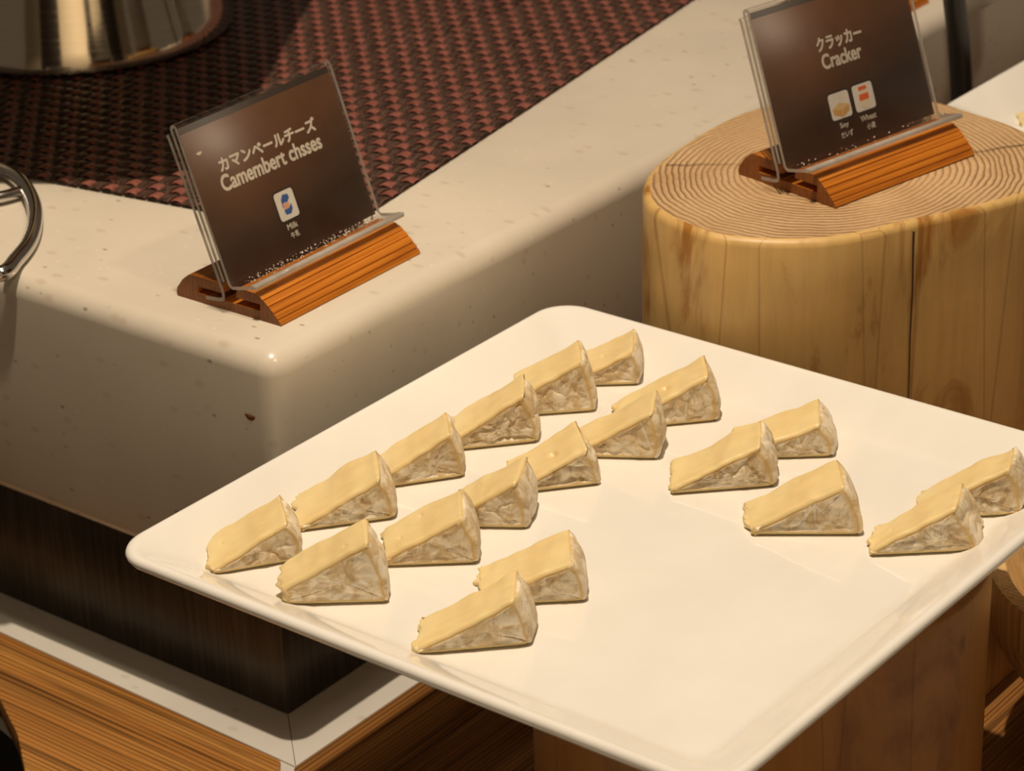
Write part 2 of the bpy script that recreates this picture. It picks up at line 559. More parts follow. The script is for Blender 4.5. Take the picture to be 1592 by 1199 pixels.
# lower counter: stone base plate + wooden boards lying in it
edge_curve = [(0.105, 1.3), (0.105, 0.30), (0.1005, 0.245), (0.0907, 0.2044), (0.072, 0.170), (0.0511, 0.1416), (0.025, 0.114), (-0.02, 0.080), (-0.09, 0.040), (-0.2, -0.04), (-0.34, -0.2), (-0.42, -0.4), (-0.45, -0.7)]
counter = empty('serving_counter', (0.4, 0.2, -1.0))
tag(counter, 'low serving counter with brown wooden top boards and a pale stone border', 'counter')
def rel(o, root):
    o.parent = root
    o.matrix_parent_inverse = Matrix.Translation(-Vector(root.location)) if root.rotation_euler.z == 0 else (Matrix.Translation(root.location) @ Matrix.Rotation(root.rotation_euler.z, 4, 'Z')).inverted()
    return o
base_poly = [(x + 0.008, y - 0.004) for x, y in edge_curve] + [(1.6, -0.7), (1.6, 1.3)]
rel(prism('stone_border', base_poly, ZW - 0.034, ZW - 0.0008, M_LEDGE), counter)
cab = [(x + 0.03, y - 0.02) for x, y in edge_curve] + [(1.55, -0.66), (1.55, 1.25)]
rel(prism('cabinet_body', cab, -0.999, ZW - 0.034, M_DARK), counter)
# stone ledge frame that carries the plinth
led = rel(prism('ledge_strip', [(0.1414, 1.25), (0.1414, 0.27), (0.1372, 0.0265), (1.5, 0.0265), (1.5, 1.25)], ZW - 0.010, ZW + 0.0006, M_LEDGE, bev=0.0008), counter)
# mitre joint of the ledge, a recessed dark line
rel(prism('mitre_joint', [(0.1375, 0.0270), (0.1378, 0.0268), (0.1718, 0.0630), (0.1715, 0.0632)], ZW - 0.002, ZW + 0.00075, M_CRACK), counter)
# left board
lb = [(x, y) for x, y in edge_curve] + [(-0.45, -0.7)]
left_poly = [(0.1355, 1.25), (0.105, 1.25)] + edge_curve[1:10] + [(-0.10, -0.20), (0.06, -0.045)]
nrs = len(left_poly)
lp = round_poly([(0.1408, 1.25), (0.105, 1.25)] + edge_curve[1:9] + [(0.02, -0.062), (0.1368, 0.0365), (0.1408, 0.27)], [0] * 10 + [0.004, 0.0055, 0], 6)
rel(prism('board', lp, ZW - 0.012, ZW + 0.001, M_BOARD, bev=0.0012), counter)
# right planks, long side parallel to the slab
y = 0.0258
k = 0
widths = [0.046, 0.058, 0.052, 0.060, 0.055, 0.058, 0.06, 0.06, 0.06]
while k < len(widths):
    w = widths[k]
    x0 = 0.1352 if k == 0 else 0.1352 - 0.012 * 0
    x0 = max(-0.30, 0.1352 - (0.0258 - y) * 0.72)
    x0b = max(-0.30, 0.1352 - (0.0258 - y + w) * 0.72)
    po = [(x0b, y - w + 0.0002), (1.45, y - w + 0.0002), (1.45, y), (x0, y)]
    rel(prism('plank', po, ZW - 0.012, ZW + 0.001 + random.uniform(-0.0002, 0.0002), M_PLANK, bev=0.0010), counter)
    y -= w; k += 1

# stone slab on dark metal plinth
slab = empty('stone_slab', (0.6, 0.6, -0.111))
tag(slab, 'thick speckled beige stone slab with rounded edges carrying the woven mat', 'slab')
rel(rbox('slab_body', SX, SY, -0.111, 1.45, 1.25, ZS, 0.012, M_STONE, seg=6), slab)
st = rel(mesh_obj('sauce_spot', *(lambda c: ([(c[0] - 0.0006, c[1] + 0.0032 * math.cos(a) * (1 + 0.3 * math.sin(3 * a)) + 0.0, c[2] + 0.0020 * math.sin(a) * (1 + 0.25 * math.cos(2 * a))) for a in [2 * PI * i / 14 for i in range(14)]] + [(c[0] - 0.0011, c[1], c[2])], [(i, (i + 1) % 14, 14) for i in range(14)]))((SX, 0.0475, -0.006)), M_STAIN), slab)
plinth = rbox('metal_plinth', 0.171, 0.0625, ZW + 0.0011, 1.44, 1.24, -0.1115, 0.0012, M_DARKMETAL, seg=2)
tag(plinth, 'dark brushed metal plinth recessed under the stone slab', 'plinth')

# ------------------------------------------------------------------ trays
def make_tray(name, x0, y1, s, zr):
    """square porcelain plate; the rim plane is at zr, (x0, y1) is the back left corner"""
    X0, Y0, X1, Y1 = 0, -s, s, 0
    prof = [(0.060, -0.0215), (0.040, -0.0215), (0.034, -0.0205), (0.022, -0.0160), (0.008, -0.0088), (0.0032, -0.0062), (0.0012, -0.0048),
            (0.0002, -0.0032), (0.0, -0.0020), (0.0007, -0.0006), (0.0020, 0.0003), (0.0036, 0.0004), (0.0055, -0.0004), (0.011, -0.0034), (0.020, -0.0086),
            (0.0255, -0.0118), (0.029, -0.0134), (0.033, -0.0140), (0.060, -0.0140), (0.12, -0.0140)]
    loops = []
    for d, z in prof:
        r = max(0.020 - d * 0.45, 0.006)
        loops.append([(x, y, z) for x, y in round_poly([(X0 + d, Y0 + d), (X1 - d, Y0 + d), (X1 - d, Y1 - d), (X0 + d, Y1 - d)], r, 10)])
    V, F = loops_mesh(loops)
    o = mesh_obj(name, V, F, M_CERAMIC, None, True, auto=60)
    o.location = (x0, y1, zr)
    return o
tray = make_tray('square_plate', 0.0, 0.0, 0.3375, 0.0)
tag(tray, 'large square white porcelain plate with the cheese wedges on it', 'plate')
tray.scale = (1.0074, 0.9852, 1)
plate2 = make_tray('square_plate', 0.638, -0.060, 0.33, 0.030)
tag(plate2, 'white square plate at the right edge behind the ringed log', 'plate')

# ------------------------------------------------------------------ logs
def make_log(name, pts, zt, zb, mt, ms, bev=0.004, crack=None, seed=1, cxy=None):
    # smooth closed spline through the outline
    P = [Vector((a, b)) for a, b in pts]; n = len(P); out = []
    for i in range(n):
        p0, p1, p2, p3 = P[i - 1], P[i], P[(i + 1) % n], P[(i + 2) % n]
        for k in range(6):
            t = k / 6
            out.append(0.5 * ((2 * p1) + (p2 - p0) * t + (2 * p0 - 5 * p1 + 4 * p2 - p3) * t * t + (3 * p1 - p0 - 3 * p2 + p3) * t ** 3))
    for _ in range(6):
        m = len(out)
        out = [(out[i - 1] + 2 * out[i] + out[(i + 1) % m]) / 4 for i in range(m)]
    if cxy is None:
        cxy = (sum(p.x for p in out) / len(out), sum(p.y for p in out) / len(out))
    c = Vector(cxy)
    root = empty(name, (c.x, c.y, zb))
    def ring(sc, off, z, wob):
        r = []
        for p in out:
            d = p - c; L = d.length; a = math.atan2(d.y, d.x)
            w = wob * noise.noise(Vector((math.cos(a) * 2.2, math.sin(a) * 2.2, z * 3 + seed)))
            q = d * ((L * sc + off + w) / L)
            r.append((q.x, q.y, z - zb))
        return r
    zs = [zb + (zt - bev - zb) * i / 12 for i in range(13)]
    loops = [ring(1.0 + 0.01 * (zt - z) , 0.0, z, 0.0022 * min(1.0, (zt - z) * 25)) for z in zs]
    loops.append(ring(1.0, -bev * 0.12, zt - bev * 0.55, 0.0004))
    loops.append(ring(1.0, -bev * 0.45, zt - bev * 0.18, 0.0002))
    loops.append(ring(1.0, -bev * 0.95, zt - 0.0001, 0.0))
    V, F = loops_mesh(loops, True, False)
    side = mesh_obj('log_side', V, F, ms, root, True, auto=60)
    lt = [ring(1.0, -bev * 0.95, zt - 0.0001, 0.0), ring(0.985, -bev * 0.95, zt, 0)]
    # concentric rings to the centre with slight unevenness
    for s in (0.85, 0.7, 0.55, 0.4, 0.25, 0.12, 0.02):
        lt.append([(x * s, y * s, zt - zb + 0.0003 * noise.noise(Vector((x * s * 40, y * s * 40, seed)))) for x, y, z in lt[1]])
    V, F = loops_mesh(lt, False, True)
    mesh_obj('log_end_face', V, F, mt, root, True)
    return root, c
log_pts = [(0.3775, -0.03), (0.3958, -0.0179), (0.4131, -0.0104), (0.433, -0.0062), (0.47, -0.0018), (0.4999, -0.0011), (0.5181, -0.0025), (0.5361, -0.0083), (0.5569, -0.0238), (0.5772, -0.0466), (0.5894, -0.0654), (0.5948, -0.0881), (0.591, -0.1067), (0.5851, -0.1353), (0.5782, -0.1519), (0.5653, -0.1739), (0.5442, -0.1911), (0.5099, -0.2007), (0.4879, -0.1997), (0.4437, -0.1811), (0.4187, -0.1675), (0.3888, -0.1542), (0.3688, -0.1368), (0.3548, -0.1127), (0.3493, -0.0921), (0.3532, -0.071), (0.3616, -0.0479)]
dlog, dc = make_log('wooden_log', log_pts, 0.055, ZW + 0.001, M_LOGTOP, M_LOGSIDE, 0.0045, seed=3, cxy=(0.4626, -0.0949))
tag(dlog, 'peeled log stump with ringed top holding the cracker sign', 'log')
def crack_strip(name, p0, p1, w, z, root):
    a = Vector(p0); b = Vector(p1); d = (b - a); L = d.length; d.normalize(); s = Vector((-d.y, d.x))
    V = []; N = 14
    for i in range(N + 1):
        t = i / N
        wob = 0.0012 * noise.noise(Vector((t * 5, w * 1000, 0.3)))
        ww = w * (1 - 0.8 * t)
        q = a + d * (L * t) + s * wob
        for sg in (-1, 1):
            V.append((q.x + s.x * ww * sg - root.location.x, q.y + s.y * ww * sg - root.location.y, z - root.location.z))
    F = [(2 * i, 2 * i + 1, 2 * i + 3, 2 * i + 2) for i in range(N)]
    return mesh_obj(name, V, F, M_CRACK, root, False)
crack_strip('drying_crack', (0.4190, -0.0165), (0.447, -0.0553), 0.00045, 0.0557, dlog)
crack_strip('drying_crack', (0.5560, -0.1650), (0.505, -0.130), 0.0005, 0.0557, dlog)
# vertical crack down the front of the log
def v_crack(px, z0, z1, root, w):
    V = []; N = 18; c = Vector((root.location.x, root.location.y))
    d = (Vector(px) - c); dn = d.normalized(); s = Vector((-dn.y, dn.x))
    for i in range(N + 1):
        t = i / N; z = z0 + (z1 - z0) * t
        wob = 0.0012 * noise.noise(Vector((t * 4, 3.1, 0.7)))
        ww = w * (1 - 0.75 * t)
        for sg in (-1, 1):
            q = d + dn * 0.0012 + s * (wob + ww * sg)
            V.append((q.x, q.y, z - root.location.z))
    F = [(2 * i, 2 * i + 1, 2 * i + 3, 2 * i + 2) for i in range(N)]
    mesh_obj('drying_crack', V, F, M_CRACK, root, False)
v_crack((0.4228, -0.1698), 0.050, -0.11, dlog, 0.0007)

circ = lambda cx, cy, r, s: [(cx + r * (1 + 0.025 * noise.noise(Vector((math.cos(a) * 1.5, math.sin(a) * 1.5, s)))) * math.cos(a), cy + r * (1 + 0.025 * noise.noise(Vector((math.cos(a) * 1.5, math.sin(a) * 1.5, s)))) * math.sin(a)) for a in [2 * PI * i / 24 for i in range(24)]]
slog, _ = make_log('wooden_log', circ(0.2125, -0.2125, 0.108, 5), -0.0217, ZW + 0.001, M_LOGTOP, M_LOGSHADE, 0.003, seed=9)
tag(slog, 'thick log standing under the cheese plate as its support', 'log')
plog, _ = make_log('wooden_log', circ(0.80, -0.215, 0.10, 8), 0.0083, ZW + 0.001, M_LOGTOP, M_LOGSIDE, 0.003, seed=12)
tag(plog, 'log under the white plate at the right edge', 'log')

# wooden block behind the support log
blk = rbox('wooden_block', 0.0, 0.0, 0.0, 0.24, 0.034, 0.080, 0.0015, M_RISER, seg=2)
blk.location = (0.338, -0.2365, ZW + 0.001)
tag(blk, 'low sawn wooden block on the counter behind the plate and beside the bowl', 'block')

# wooden bowl at the right edge
bowl = empty('wooden_bowl', (0.4008, -0.3292, -0.1515))
tag(bowl, 'pale wooden bowl at the right edge below the cheese plate', 'bowl')
N = 48
prof = [(0.0005, 0.0), (0.040, 0.0), (0.060, 0.004), (0.074, 0.014), (0.0815, 0.027), (0.0842, 0.038), (0.0845, 0.060), (0.0838, 0.0615), (0.0755, 0.0615), (0.0745, 0.0605), (0.068, 0.040), (0.048, 0.014), (0.0005, 0.010)]
loops = [[(r * math.cos(2 * PI * i / N), r * math.sin(2 * PI * i / N), z) for i in range(N)] for r, z in prof]
V, F = loops_mesh(loops)
mesh_obj('bowl_body', V, F, M_BOWL, bowl, True, auto=35)
N = 10
loops = [[(r * math.cos(2 * PI * i / 24), r * math.sin(2 * PI * i / 24), z) for i in range(24)] for r, z in ((0.034, 0), (0.036, 0.001), (0.036, 0.048), (0.034, 0.0498))]
V, F = loops_mesh(loops)
bs = mesh_obj('round_stand', V, F, M_RISER, None, True, auto=35)
bs.location = (0.4008, -0.3292, ZW + 0.001)
tag(bs, 'short round wooden stand under the bowl at the right edge', 'stand')

# ------------------------------------------------------------------ woven placemat
mat = empty('woven_placemat', (0.285, 0.109, ZS), math.radians(9.5))
tag(mat, 'dark reddish brown woven vinyl placemat lying on the stone slab', 'placemat')
PW, PF = 0.0080, 0.0115          # pitch of strands along x / along y
LX, LY = 0.66, 0.62
NWARP, NWEFT = int(LY / PW), int(LX / PF)
NWARP, NWEFT = min(NWARP, 118), min(NWEFT, 76)
LXr, LYr = NWEFT * PF, NWARP * PW
AMP = 0.0012
def strand_mesh(name, length, pitch, ncross, width, phase, th, bulge, mat_):
    sub = 4; V = []; F = []
    across = [(-0.5, -1.0), (-0.36, 0.35), (0.0, 1.0), (0.36, 0.35), (0.5, -1.0)]
    n = ncross * sub
    for i in range(n + 1):
        t = i / sub
        s = t * pitch
        z = AMP * math.cos(PI * (t - 0.5) + phase)
        for a, h in across:
            V.append((s, a * width, z + h * bulge))
    w = len(across)
    for i in range(n):
        for j in range(w - 1):
            F.append((i * w + j, i * w + j + 1, (i + 1) * w + j + 1, (i + 1) * w + j))
    me = bpy.data.meshes.new(name)
    me.from_pydata(V, [], F); me.materials.append(mat_)
    me.polygons.foreach_set('use_smooth', [True] * len(me.polygons))
    me.update()
    return me
warp = [strand_mesh('warp_strand', LXr, PF, NWEFT, PW * 0.94, ph, 0, 0.00035, M_WARP) for ph in (0, PI)]
weft = [strand_mesh('weft_strand', LYr, PW, NWARP, PF * 0.66, ph, 0, 0.00030, M_WEFT) for ph in (PI, 0)]
for i in range(NWARP):
    o = bpy.data.objects.new('warp_strand', warp[i % 2]); link(o, mat)
    o.location = (0, (i + 0.5) * PW, 0.0020)
for i in range(NWEFT):
    o = bpy.data.objects.new('weft_strand', weft[i % 2]); link(o, mat)
    o.location = ((i + 0.5) * PF, 0, 0.0020); o.rotation_euler = (0, 0, PI / 2)

# ------------------------------------------------------------------ steel warmer pot
pot = empty('chafing_dish', (0.462, 0.498, ZS + 0.0035))
tag(pot, 'polished steel chafing dish standing on the woven placemat', 'chafing dish')
N = 72
prof = [(0.0005, 0.0), (0.100, 0.0), (0.1035, 0.0006), (0.105, 0.002), (0.1050, 0.004), (0.1022, 0.015), (0.0945, 0.045), (0.0855, 0.085), (0.080, 0.12), (0.078, 0.155), (0.0005, 0.155)]
V, F = loops_mesh([[(r * math.cos(2 * PI * i / N), r * math.sin(2 * PI * i / N), z) for i in range(N)] for r, z in prof])
mesh_obj('pot_body', V, F, M_STEEL, pot, True, auto=40)
rimo = rbox('shadow_casting_rim', -0.24, -0.155, 0.155, 0.24, 0.155, 0.175, 0.006, M_STEEL, None, 3, rv=0.05)  # unseen rim, added and shaped to cast the shadow on the mat
rimo.parent = pot
rimo.location = (0.397 - 0.462, 0.445 - 0.498, 0)
rimo.rotation_euler = (0, 0, math.radians(32))

# ------------------------------------------------------------------ chrome wire loop
ring_pts = [(0.2257, 0.3467), (0.2417, 0.3453), (0.2433, 0.3277), (0.2356, 0.3057), (0.2175, 0.277), (0.1977, 0.2546), (0.1765, 0.2362), (0.1556, 0.2237), (0.1375, 0.2163), (0.134, 0.240), (0.139, 0.275), (0.155, 0.315), (0.178, 0.345), (0.2030, 0.3560)]
loop = empty('chrome_loop', (0.17, 0.28, ZS))
tag(loop, 'curved chrome wire handle at the left edge lying on the stone slab', 'handle')
zr = 0.0048
tube('wire_ring', [(x - 0.17, y - 0.28, zr) for x, y in ring_pts], 0.0045, M_CHROME, loop, True)
tube('cross_wire', [(0.1946 - 0.17, 0.3115 - 0.28, zr), (0.2137 - 0.17, 0.3005 - 0.28, zr), (0.2268 - 0.17, 0.2971 - 0.28, zr)], 0.0035, M_CHROME, loop)

# ------------------------------------------------------------------ black lamp stem at the back
stem = empty('lamp_stem', (0.735, -0.028, ZW + 0.001))
tag(stem, 'black upright rubber covered stem behind the cracker sign', 'stem')
tube('stem_tube', [(0.004, 0.0, 0.0), (0.003, 0, 0.10), (0.0, 0.0, 0.20), (-0.010, 0.003, 0.27), (-0.024, 0.008, 0.34), (-0.04, 0.02, 0.45), (-0.05, 0.03, 0.6)], 0.0072, M_BLACK, stem)
N = 32
V, F = loops_mesh([[(r * math.cos(2 * PI * i / N), r * math.sin(2 * PI * i / N), z) for i in range(N)] for r, z in ((0.022, 0), (0.022, 0.005), (0.019, 0.008), (0.008, 0.012))])
mesh_obj('stem_foot', V, F, M_BLACK, stem, True, auto=40)

# ------------------------------------------------------------------ table signs
def extrude_profile(name, prof, u0, u1, mats, parent, edge_mat=False, closed=True, auto=35):
    n = len(prof)
    V = [(u0, v, z) for v, z in prof] + [(u1, v, z) for v, z in prof]
    F = [(i, (i + 1) % n, n + (i + 1) % n, n + i) for i in range(n)]
    fm = [0] * n
    F += [tuple(range(n - 1, -1, -1)), tuple(range(n, 2 * n))]
    fm += [1 if edge_mat else 0] * 2
    return mesh_obj(name, V, F, mats, parent, True, fm, auto)
def strip_profile(path, th, rs=0.0):
    """polyline in (v,z) thickened to a closed strip"""
    P = [Vector(p) for p in path]; L = []; R = []
    for i, p in enumerate(P):
        a = P[i - 1] if i else p; b = P[i + 1] if i + 1 < len(P) else p
        d = (b - a).normalized(); nr = Vector((-d.y, d.x)) * th / 2
        L.append(p + nr); R.append(p - nr)
    return [tuple(q) for q in L + R[::-1]]
LEAN = Vector((0.0297, 0.0825)).normalized()
V0, Z0 = 0.0300, 0.0150
def pp(s, off=0.0):
    """point in the panel's own section: s up the panel, off towards the back"""
    return (V0 + LEAN.x * s + LEAN.y * off, Z0 + LEAN.y * s - LEAN.x * off)
def text_mesh(name, body, u0, s0, w, h, parent, off, mat_, bold=0.0, hbox=None):
    cu = bpy.data.curves.new(name, 'FONT')
    cu.body = body; cu.size = 1.0; cu.resolution_u = 4
    cu.offset = 0.0
    tmp = bpy.data.objects.new(name, cu); col.objects.link(tmp)
    dg = bpy.context.evaluated_depsgraph_get(); dg.update()
    me = bpy.data.meshes.new_from_object(tmp.evaluated_get(dg))
    bpy.data.objects.remove(tmp)
    xs = [v.co.x for v in me.vertices]; ys = [v.co.y for v in me.vertices]
    x0, x1, y0, y1 = min(xs), max(xs), min(ys), max(ys)
    if hbox: y0, y1 = hbox
    for v in me.vertices:
        u = u0 + (v.co.x - x0) / (x1 - x0) * w
        s = s0 + (v.co.y - y0) / (y1 - y0) * h
        a = pp(s, off)
        v.co = (u, a[0], a[1])
    VV = [v.co.copy() for v in me.vertices]; FF = [tuple(p.vertices) for p in me.polygons]
    bpy.data.meshes.remove(me)
    V = []; F = []
    ring_ = [(0, 0)] + ([(bold * math.cos(q * PI / 3), bold * math.sin(q * PI / 3)) for q in range(6)] if bold else [])
    for q, (du, ds) in enumerate(ring_):
        b = len(V)
        a0 = pp(0, 0); a1 = pp(ds, -0.000004 * q)
        for co in VV:
            V.append((co.x + du, co.y + a1[0] - a0[0], co.z + a1[1] - a0[1]))
        F += [tuple(b + i for i in f) for f in FF]
    return mesh_obj(name, V, F, mat_, parent, False)
def flat(name, polys, parent, off, mats):
    """flat printed shapes on the card: polys = [(material index, [(u,s)...])]"""
    V = []; F = []; fm = []
    for k, (mi, po) in enumerate(polys):
        b = len(V)
        for u, s in po:
            a = pp(s, off - 0.00002 * k)
            V.append((u, a[0], a[1]))
        F.append(tuple(range(b, len(V)))); fm.append(mi)
    return mesh_obj(name, V, F, mats, parent, False, fm)
def rrect(u0, s0, u1, s1, r):
    return round_poly([(u0, s0), (u1, s0), (u1, s1), (u0, s1)], r, 5)
def make_sign(loc, rz, length, u0, u1, scale, label, spec, crumbs=0, seed=0, group=None):
    root = empty('table_sign', loc, rz)
    root.scale = (scale, scale, scale)
    tag(root, label, 'sign', group)
    # grooved wooden foot
    slope = [(0.0215, 0.0147), (0.0165, 0.0145), (0.0130, 0.0131), (0.0095, 0.0105), (0.0060, 0.0075), (0.0030, 0.0045), (0.0008, 0.0020), (0.0, 0.0006), (0.0006, 0.0)]
    front = []
    for i in range(len(slope) - 1):
        a = Vector(slope[i]); b = Vector(slope[i + 1])
        front.append(tuple(a))
        if 1 <= i <= 5 :
            m = a.lerp(b, 0.5); d = (b - a).normalized(); nr = Vector((d.y, -d.x))
            if nr.x > 0 and nr.y > 0: nr = -nr
            nr = Vector((abs(d.y), -abs(d.x))) if True else nr
            front += [tuple(m - d * 0.00032), tuple(m + nr * 0.0007), tuple(m + d * 0.00032)]
    front.append(slope[-1])
    prof = front + [(0.0715, 0.0), (0.0722, 0.0015), (0.0714, 0.0050), (0.0670, 0.0105), (0.0625, 0.0140), (0.0610, 0.0145), (0.0405, 0.0145), (0.0392, 0.0138), (0.0390, 0.0090), (0.0565, 0.0090), (0.0565, 0.0052), (0.0135, 0.0052), (0.0135, 0.0090), (0.0300, 0.0090), (0.0290, 0.0135), (0.0278, 0.0147)]
    foot = extrude_profile('wooden_foot', prof, 0.0, length, [M_BAMBOO, M_BAMBOOEND], root, True, auto=25)
    # front sheet: flange on the foot, bend, panel, fold over the top, short return
    th = 0.0018
    fr = [(0.0135, 0.0192), (0.0240, 0.0166), (0.0285, 0.0156), (0.0296, 0.0160)] + [pp(0.002)] + [pp(0.0853)]
    for k in range(1, 8):
        a = PI * k / 8
        fr.append(pp(0.0853 + 0.0017 * math.sin(a), 0.0017 - 0.0017 * math.cos(a)))
    fr += [pp(0.0853, 0.0034), pp(0.004, 0.0034)]
    extrude_profile('front_acrylic', strip_profile(fr, th), u0, u1, [M_ACRYL, M_ACRYLEDGE], root, True, auto=30)
    # bright polished edge of the front flange
    eg = [(0.0126, 0.02035), (0.0126, 0.0180), (0.0162, 0.0172), (0.0162, 0.0198)]
    extrude_profile('flange_edge', eg, u0 + 0.0005, u1, [M_ACRYLEDGE, M_ACRYLEDGE], root, True)
    # back sheet with its flange in the slot
    bk = [(0.0475, 0.0062), (0.0380, 0.0072), (0.0352, 0.0082), (0.0350, 0.0100), pp(0.000, 0.0058), pp(0.0815, 0.0066), pp(0.0835, 0.0072)]
    extrude_profile('back_acrylic', strip_profile(bk, 0.0020), u0 - 0.0005, u1, [M_ACRYL, M_ACRYLEDGE], root, True, auto=30)
    # card
    def slab_(name, s0, s1, off0, off1, mat_, ua, ub):
        pr = [pp(s0, off0), pp(s1, off0), pp(s1, off1), pp(s0, off1)]
        return extrude_profile(name, pr, ua, ub, [mat_], root)
    cardo = slab_('card', 0.0012, 0.0815, 0.00135, 0.0019, M_CARD, u0 + 0.0022, u1 - 0.0012)
    slab_('card_backing', 0.0012, 0.0850, 0.0020, 0.00235, M_CARDDARK, u0 + 0.0018, u1 - 0.0008)
    OFF = 0.00125
    for it in spec:
        if it[0] == 'text':
            _, nm, body, a, s, w, h, bold, hb = it
            text_mesh(nm, body, a, s, w, h, cardo, OFF, M_PRINT, bold, hb)
        else:
            _, nm, polys, mats = it
            flat(nm, polys, cardo, OFF, mats)
    if crumbs:
        rr = random.Random(seed); V = []; F = []
        for k in range(crumbs):
            u = rr.uniform(u0 + 0.004, u1 - 0.004)
            t = min(1.0, abs(rr.gauss(0.35, 0.3)))
            v = 0.0285 - t * 0.013; z = 0.0174 + t * 0.0035
            s = rr.uniform(0.00016, 0.00042)
            b = len(V)
            for dx, dy, dz in ((1, 0, 0), (-1, 0, 0), (0, 1, 0), (0, -1, 0), (0, 0, 1.2), (0, 0, -0.6)):
                V.append((u + dx * s, v + dy * s, z + dz * s))
            for f in ((0, 2, 4), (2, 1, 4), (1, 3, 4), (3, 0, 4), (2, 0, 5), (1, 2, 5), (3, 1, 5), (0, 3, 5)):
                F.append(tuple(b + q for q in f))
        tag(mesh_obj('crumbs', V, F, M_CRUMB, root, False), kind='stuff')
    return root

def icon(nm, u0, s0, u1, s1, shapes, mats):
    g = 0.0009
    polys = [(0, rrect(u0 - g, s0 - g, u1 + g, s1 + g, 0.0026)), (1, rrect(u0, s0, u1, s1, 0.0018))]
    for mi, po in shapes:
        polys.append((mi, [(u0 + (u1 - u0) * x, s0 + (s1 - s0) * y) for x, y in po]))
    return ('icon', nm, polys, mats)
milk = [(2, [(0.30, 0.72), (0.44, 0.88), (0.70, 0.84), (0.74, 0.70), (0.60, 0.58), (0.34, 0.60)]),
        (2, [(0.30, 0.72), (0.38, 0.60), (0.38, 0.36), (0.28, 0.46)]),
        (3, [(0.32, 0.58), (0.66, 0.56), (0.60, 0.36), (0.32, 0.38)]),
        (2, [(0.30, 0.36), (0.56, 0.36), (0.74, 0.50), (0.74, 0.30), (0.60, 0.16), (0.34, 0.18)])]
spec1 = [('text', 'japanese_lettering', 'カマンベールチーズ', 0.0180, 0.0562, 0.0744, 0.0070, 0.00038, None),
         ('text', 'english_lettering', 'Camembert chsses', 0.0152, 0.0462, 0.0772, 0.0082, 0.00036, None),
         icon('milk_icon', 0.0467, 0.0190, 0.0611, 0.0342, milk, [M_OUT, M_TILE, M_BLUE, M_PINK]),
         ('text', 'caption', 'Milk', 0.0494, 0.0139, 0.0078, 0.0030, 0.00008, None),
         ('text', 'caption', '牛乳', 0.0501, 0.0090, 0.0064, 0.0032, 0.00006, None),
         ('icon', 'smudge', [(0, [(0.0075 + 0.002 * math.cos(a) * (1 + 0.3 * math.sin(3 * a)), 0.0694 + 0.0009 * math.sin(a)) for a in [2 * PI * i / 11 for i in range(11)]])], [M_PRINT])]
sign1 = make_sign((0.1787, 0.0535, ZS), math.radians(1.0), 0.1132, -0.0032, 0.1160, 1.0,
                  'brown camembert sign in a clear acrylic holder on the stone slab', spec1, 170, 3)
tofu = [(2, [(0.10, 0.42), (0.48, 0.60), (0.92, 0.46), (0.56, 0.30)]),
        (3, [(0.10, 0.42), (0.56, 0.30), (0.54, 0.04), (0.12, 0.20)]),
        (3, [(0.575, 0.295), (0.92, 0.46), (0.90, 0.22), (0.555, 0.04)]),
        (4, [(0.50, 0.80), (0.56, 0.90), (0.62, 0.80), (0.56, 0.72)]), (4, [(0.64, 0.76), (0.70, 0.86), (0.76, 0.76), (0.70, 0.68)])]
wheat = [(2, [(0.30, 0.76), (0.32, 0.90), (0.70, 0.90), (0.72, 0.76)]),
         (3, [(0.32, 0.62), (0.32, 0.75), (0.70, 0.75), (0.70, 0.62)]),
         (2, [(0.26, 0.38), (0.28, 0.62), (0.74, 0.62), (0.74, 0.38)]),
         (3, [(0.30, 0.24), (0.28, 0.38), (0.72, 0.38), (0.70, 0.24)]),
         (3, [(0.5 + 0.24 * math.cos(a), 0.20 + 0.13 * math.sin(a)) for a in [2 * PI * i / 14 for i in range(14)]])]
S2 = 1.0
spec2 = [('text', 'japanese_lettering', 'クラッカー', 0.0373, 0.0540, 0.0348, 0.0074, 0.00038, None),
         ('text', 'english_lettering', 'Cracker', 0.0385, 0.0443, 0.0304, 0.0078, 0.00036, None),
         icon('soy_icon', 0.0363, 0.0161, 0.0521, 0.0304, tofu, [M_OUT, M_TILE, M_TOFU2, M_TOFU, M_CREAM]),
         icon('wheat_icon', 0.0553, 0.0161, 0.0710, 0.0308, wheat, [M_OUT, M_TILE, M_ORANGE, M_CREAM]),
         ('text', 'caption', 'Soy', 0.0408, 0.0104, 0.0066, 0.0035, 0.00008, None),
         ('text', 'caption', 'だいず', 0.0402, 0.0056, 0.0092, 0.0033, 0.00006, None),
         ('text', 'caption', 'Wheat', 0.0570, 0.0106, 0.0123, 0.0032, 0.00006, None),
         ('text', 'caption', '小麦', 0.0605, 0.0055, 0.0068, 0.0034, 0.00006, None)]
sign2 = make_sign((0.4160, -0.1271, 0.0553), math.radians(-11.5), 0.1118, -0.0068, 0.1150, S2,
                  'brown cracker sign in a clear acrylic holder on the ringed log', spec2, 30, 5)
sign3 = make_sign((0.7130, 0.0470, ZS), math.radians(1.0), 0.1132, -0.0032, 0.1160, 1.0,
                  'sign foot of orange wood at the top edge mostly hidden behind the cracker sign', [], 0, 7)

# ------------------------------------------------------------------ cheese wedges
ZF = -0.0140
